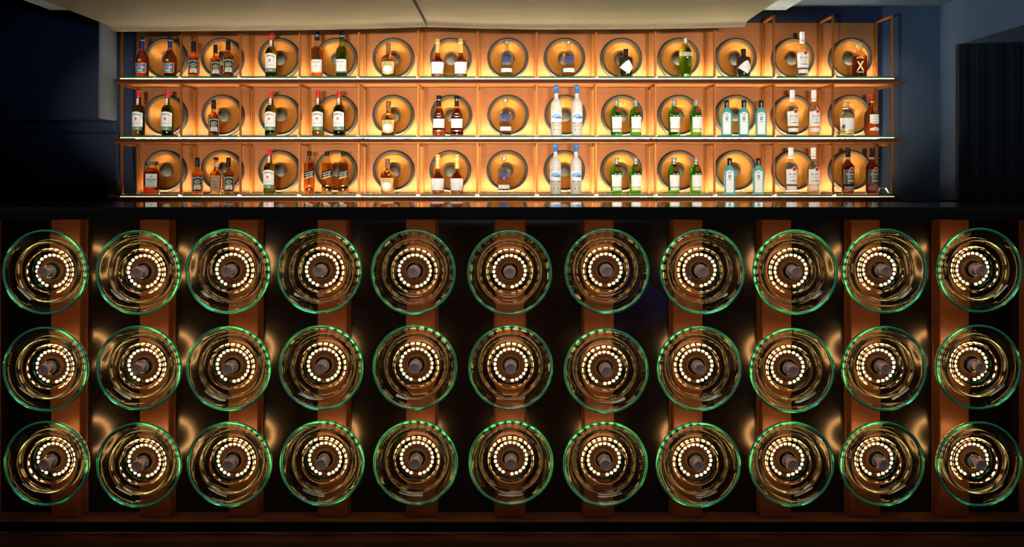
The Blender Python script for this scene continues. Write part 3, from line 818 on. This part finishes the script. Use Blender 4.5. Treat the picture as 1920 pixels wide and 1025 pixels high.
# kind, x in the photograph, height scale
LIST = [
 [('brandy', 266.8, 1), ('brandy', 318.8, 1), ('bourbon', 363, 1), ('bourbon_small', 404, .925), ('bourbon', 428, 1), ('irish', 509, 1), ('amber_scotch', 594.6, 1), ('green_scotch', 640.7, 1), ('malt', 728.5, 1), ('cognac', 820.7, 1), ('cognac', 863.7, 1), ('vodka', 950, 1), ('vodka', 1066, 1), ('black_gin', 1173.4, 1), ('tall_gin', 1285, 1), ('black_gin', 1394, 1), ('white_rum', 1504, 1), ('squat_rum', 1611.5, 1)],
 [('irish', 259.8, 1), ('irish', 314, 1), ('bourbon', 400.7, 1), ('irish', 508, 1), ('irish', 596.6, 1.01), ('irish', 636, 1.01), ('malt', 728.3, 1), ('vsop', 823, 1), ('vsop', 856.6, 1), ('vodka', 947.8, 1), ('tall_vodka', 1043, 1), ('tall_vodka', 1081.7, 1), ('gin', 1155.6, 1), ('gin', 1191.5, 1), ('gin', 1264, 1), ('gin', 1305, 1), ('blue_gin', 1362.4, 1), ('blue_gin', 1394.7, 1), ('blue_gin', 1427, 1), ('white_rum', 1485.6, 1), ('white_rum', 1526, 1), ('gold_rum', 1586, 1), ('liqueur', 1634, 1)],
 [('amaretto', 285, 1), ('bourbon', 370, 1), ('bourbon_tan', 405, 1), ('bourbon', 428.5, 1), ('irish', 505.4, 1), ('striped_scotch', 580, 1), ('striped_scotch', 613.3, 1), ('striped_scotch', 643.4, 1), ('malt', 727, 1.01), ('cognac', 821, 1.01), ('cognac', 856.6, 1.01), ('vodka', 945, 1), ('tall_vodka', 1041.5, 1), ('tall_vodka', 1080, 1), ('gin', 1155.6, 1), ('gin', 1191.5, 1), ('gin', 1263.5, 1), ('gin', 1304.6, 1), ('blue_gin', 1368, 1), ('blue_gin', 1421.8, 1), ('white_rum', 1483, 1.01), ('white_rum', 1525, 1.01), ('dark_rum', 1590, 1), ('dark_rum', 1635, 1)],
]
def place_bottle(kind, loc, scale, label, yaw):
    src = PROTO['bourbon' if kind == 'bourbon_small' else kind]
    root = empty(DESC[kind][1], loc, label, 'bottle', DESC[kind][1].replace('_', ' ') + 's on the lit shelves', math.radians(yaw))
    root.scale = (scale,) * 3
    for pn, me, subs in src:
        p = link(pn, me, root)
        for sn, sme in subs: link(sn, sme, p)
    return root

for r, row in enumerate(LIST):
    bays = {}
    for it in row:
        b = int((it[1] - 226.8) / 111.4)
        bays.setdefault((b, it[0]), []).append(it)
        BEHIND.setdefault((r, b), DESC[it[0]][0].split(',')[0].split(' with ')[0] + (''))
    for it in row:
        k, px, s = it
        b = int((px - 226.8) / 111.4)
        same = bays[(b, k)]; n = len(same); i = same.index(it)
        suf = '' if n == 1 else [', left one', ', right one'][i] if n == 2 else [', left one', ', middle one', ', right one'][i]
        lab = '%s, %s shelf, %s bay from left%s' % (DESC[k][0], ROWN[r], ORD[b], suf)
        d = SY + .092
        if k in ('tall_vodka',): d = SY + .05
        if k == 'bourbon_tan': d = SY + .115
        if k == 'bourbon' and r == 2 and b == 1: d = SY + .048 if px > 400 else SY + .085
        if k == 'bourbon_small': d = SY + .115
        if k == 'bourbon' and r == 0 and px > 400: d = SY + .055
        yaw = YAW.get('bourbon' if k == 'bourbon_small' else k, 0) + (random.random() - .5) * 6
        place_bottle(k, (wx(px, d), d, ZT[r] + .0003), s, lab, yaw)
# what stands in front of each cone, said in the plural where there are several
for key in list(BEHIND):
    r, b = key
    n = sum(1 for it in LIST[r] if int((it[1] - 226.8) / 111.4) == b)
    BEHIND[key] = ('the ' if n == 1 else '%s bottles, one ' % {2: 'two', 3: 'three'}[n] if False else 'a ') + BEHIND[key]
speakers()

# small bent bracket at the right end of the bottom shelf
bm = bmesh.new()
pts = [(-.045, 0), (-.028, .036), (.012, .036), (.034, 0)]
for (xa, za), (xb, zb) in zip(pts, pts[1:]):
    v = [bm.verts.new((xa, y, za)) for y in (-.012, .012)] + [bm.verts.new((xb, y, zb)) for y in (.012, -.012)]
    f = bm.faces.new(v)
bmesh.ops.remove_doubles(bm, verts=bm.verts[:], dist=1e-5)
bmesh.ops.solidify(bm, geom=bm.faces[:], thickness=.003)
o = from_bm('metal_bracket', bm, M_silver, loc=(wx(1661, 5.67), 5.70, ZT[2] + .0035))
tag(o, 'small bent silver metal bracket at the right end of the bottom shelf', 'bracket')

# ------------------------------------------------------------------ lights
def spot(name, loc, target, energy, col, size, blend=.6, r=.06):
    l = bpy.data.lights.new(name, 'SPOT'); l.energy = energy; l.color = col; l.spot_size = math.radians(size); l.spot_blend = blend; l.shadow_soft_size = r
    o = bpy.data.objects.new(name, l); COL.objects.link(o); o.location = loc
    o.rotation_euler = (Vector(target) - Vector(loc)).to_track_quat('-Z', 'Y').to_euler()
    return o
for k in range(17):                # added row of unseen fill spots, wide low beams to whiten the labels
    x = -1.6 + .2 * k
    o = spot('shelf_fill_spot', (x, -1.2, EYE + .12), (x, 5.7, EYE + .45), 165 * (1 + 2.4 * (x / 1.6) ** 4), (1, .90, .76), 11.9, .28, .08)
    o.scale = (2.2, 1, 1)
spot('right_wall_fill_spot', (.6, 1.0, EYE + .55), (2.9, 5.8, EYE + 1.2), 150, (.62, .82, 1), 16, 1)  # added cool fill to brighten the upper right wall, no fitting there
spot('soffit_fill_spot', (.2, 2.0, EYE + .2), (3.0, 4.9, EYE + 1.15), 480, (.55, .80, 1), 40, 1)  # added fill for the soffit face and the canopy's upper tier
spot('left_wall_fill_spot', (-1.0, 2.5, EYE + .6), (-3.0, 5.8, EYE + .75), 90, (.5, .75, 1), 24, 1)  # added fill to lift the left panel and its side edge
spot('blue_spotlight', (.9, .2, EYE - .7), (1.5, 2.5, EYE - .5), .8, (.12, .18, 1), 90, 1, .03)
def area(name, loc, target, energy, col, sx, sy):
    l = bpy.data.lights.new(name, 'AREA'); l.shape = 'RECTANGLE'; l.size = sx; l.size_y = sy; l.energy = energy; l.color = col
    o = bpy.data.objects.new(name, l); COL.objects.link(o); o.location = loc
    o.rotation_euler = (Vector(target) - Vector(loc)).to_track_quat('-Z', 'Y').to_euler()
area('bar_front_fill', (0, 1.1, EYE + 1.5), (0, 2.6, EYE - .6), 40, (1, .82, .66), 2.4, .3)  # added unseen area fill for the insulator rims and posts

w = bpy.data.worlds.new('world'); sc.world = w; w.use_nodes = True
w.node_tree.nodes['Background'].inputs['Color'].default_value = (.010, .013, .022, 1)
w.node_tree.nodes['Background'].inputs['Strength'].default_value = .6

sc.view_settings.view_transform = 'Standard'
sc.view_settings.look = 'None'
sc.view_settings.gamma = 1
sc.view_settings.exposure = 0
sc.view_settings.use_curve_mapping = False
cy = sc.cycles
cy.max_bounces = 14; cy.diffuse_bounces = 3; cy.glossy_bounces = 6; cy.transmission_bounces = 14; cy.transparent_max_bounces = 24
cy.caustics_reflective = False; cy.caustics_refractive = False
cy.sample_clamp_indirect = 6
cy.use_denoising = True
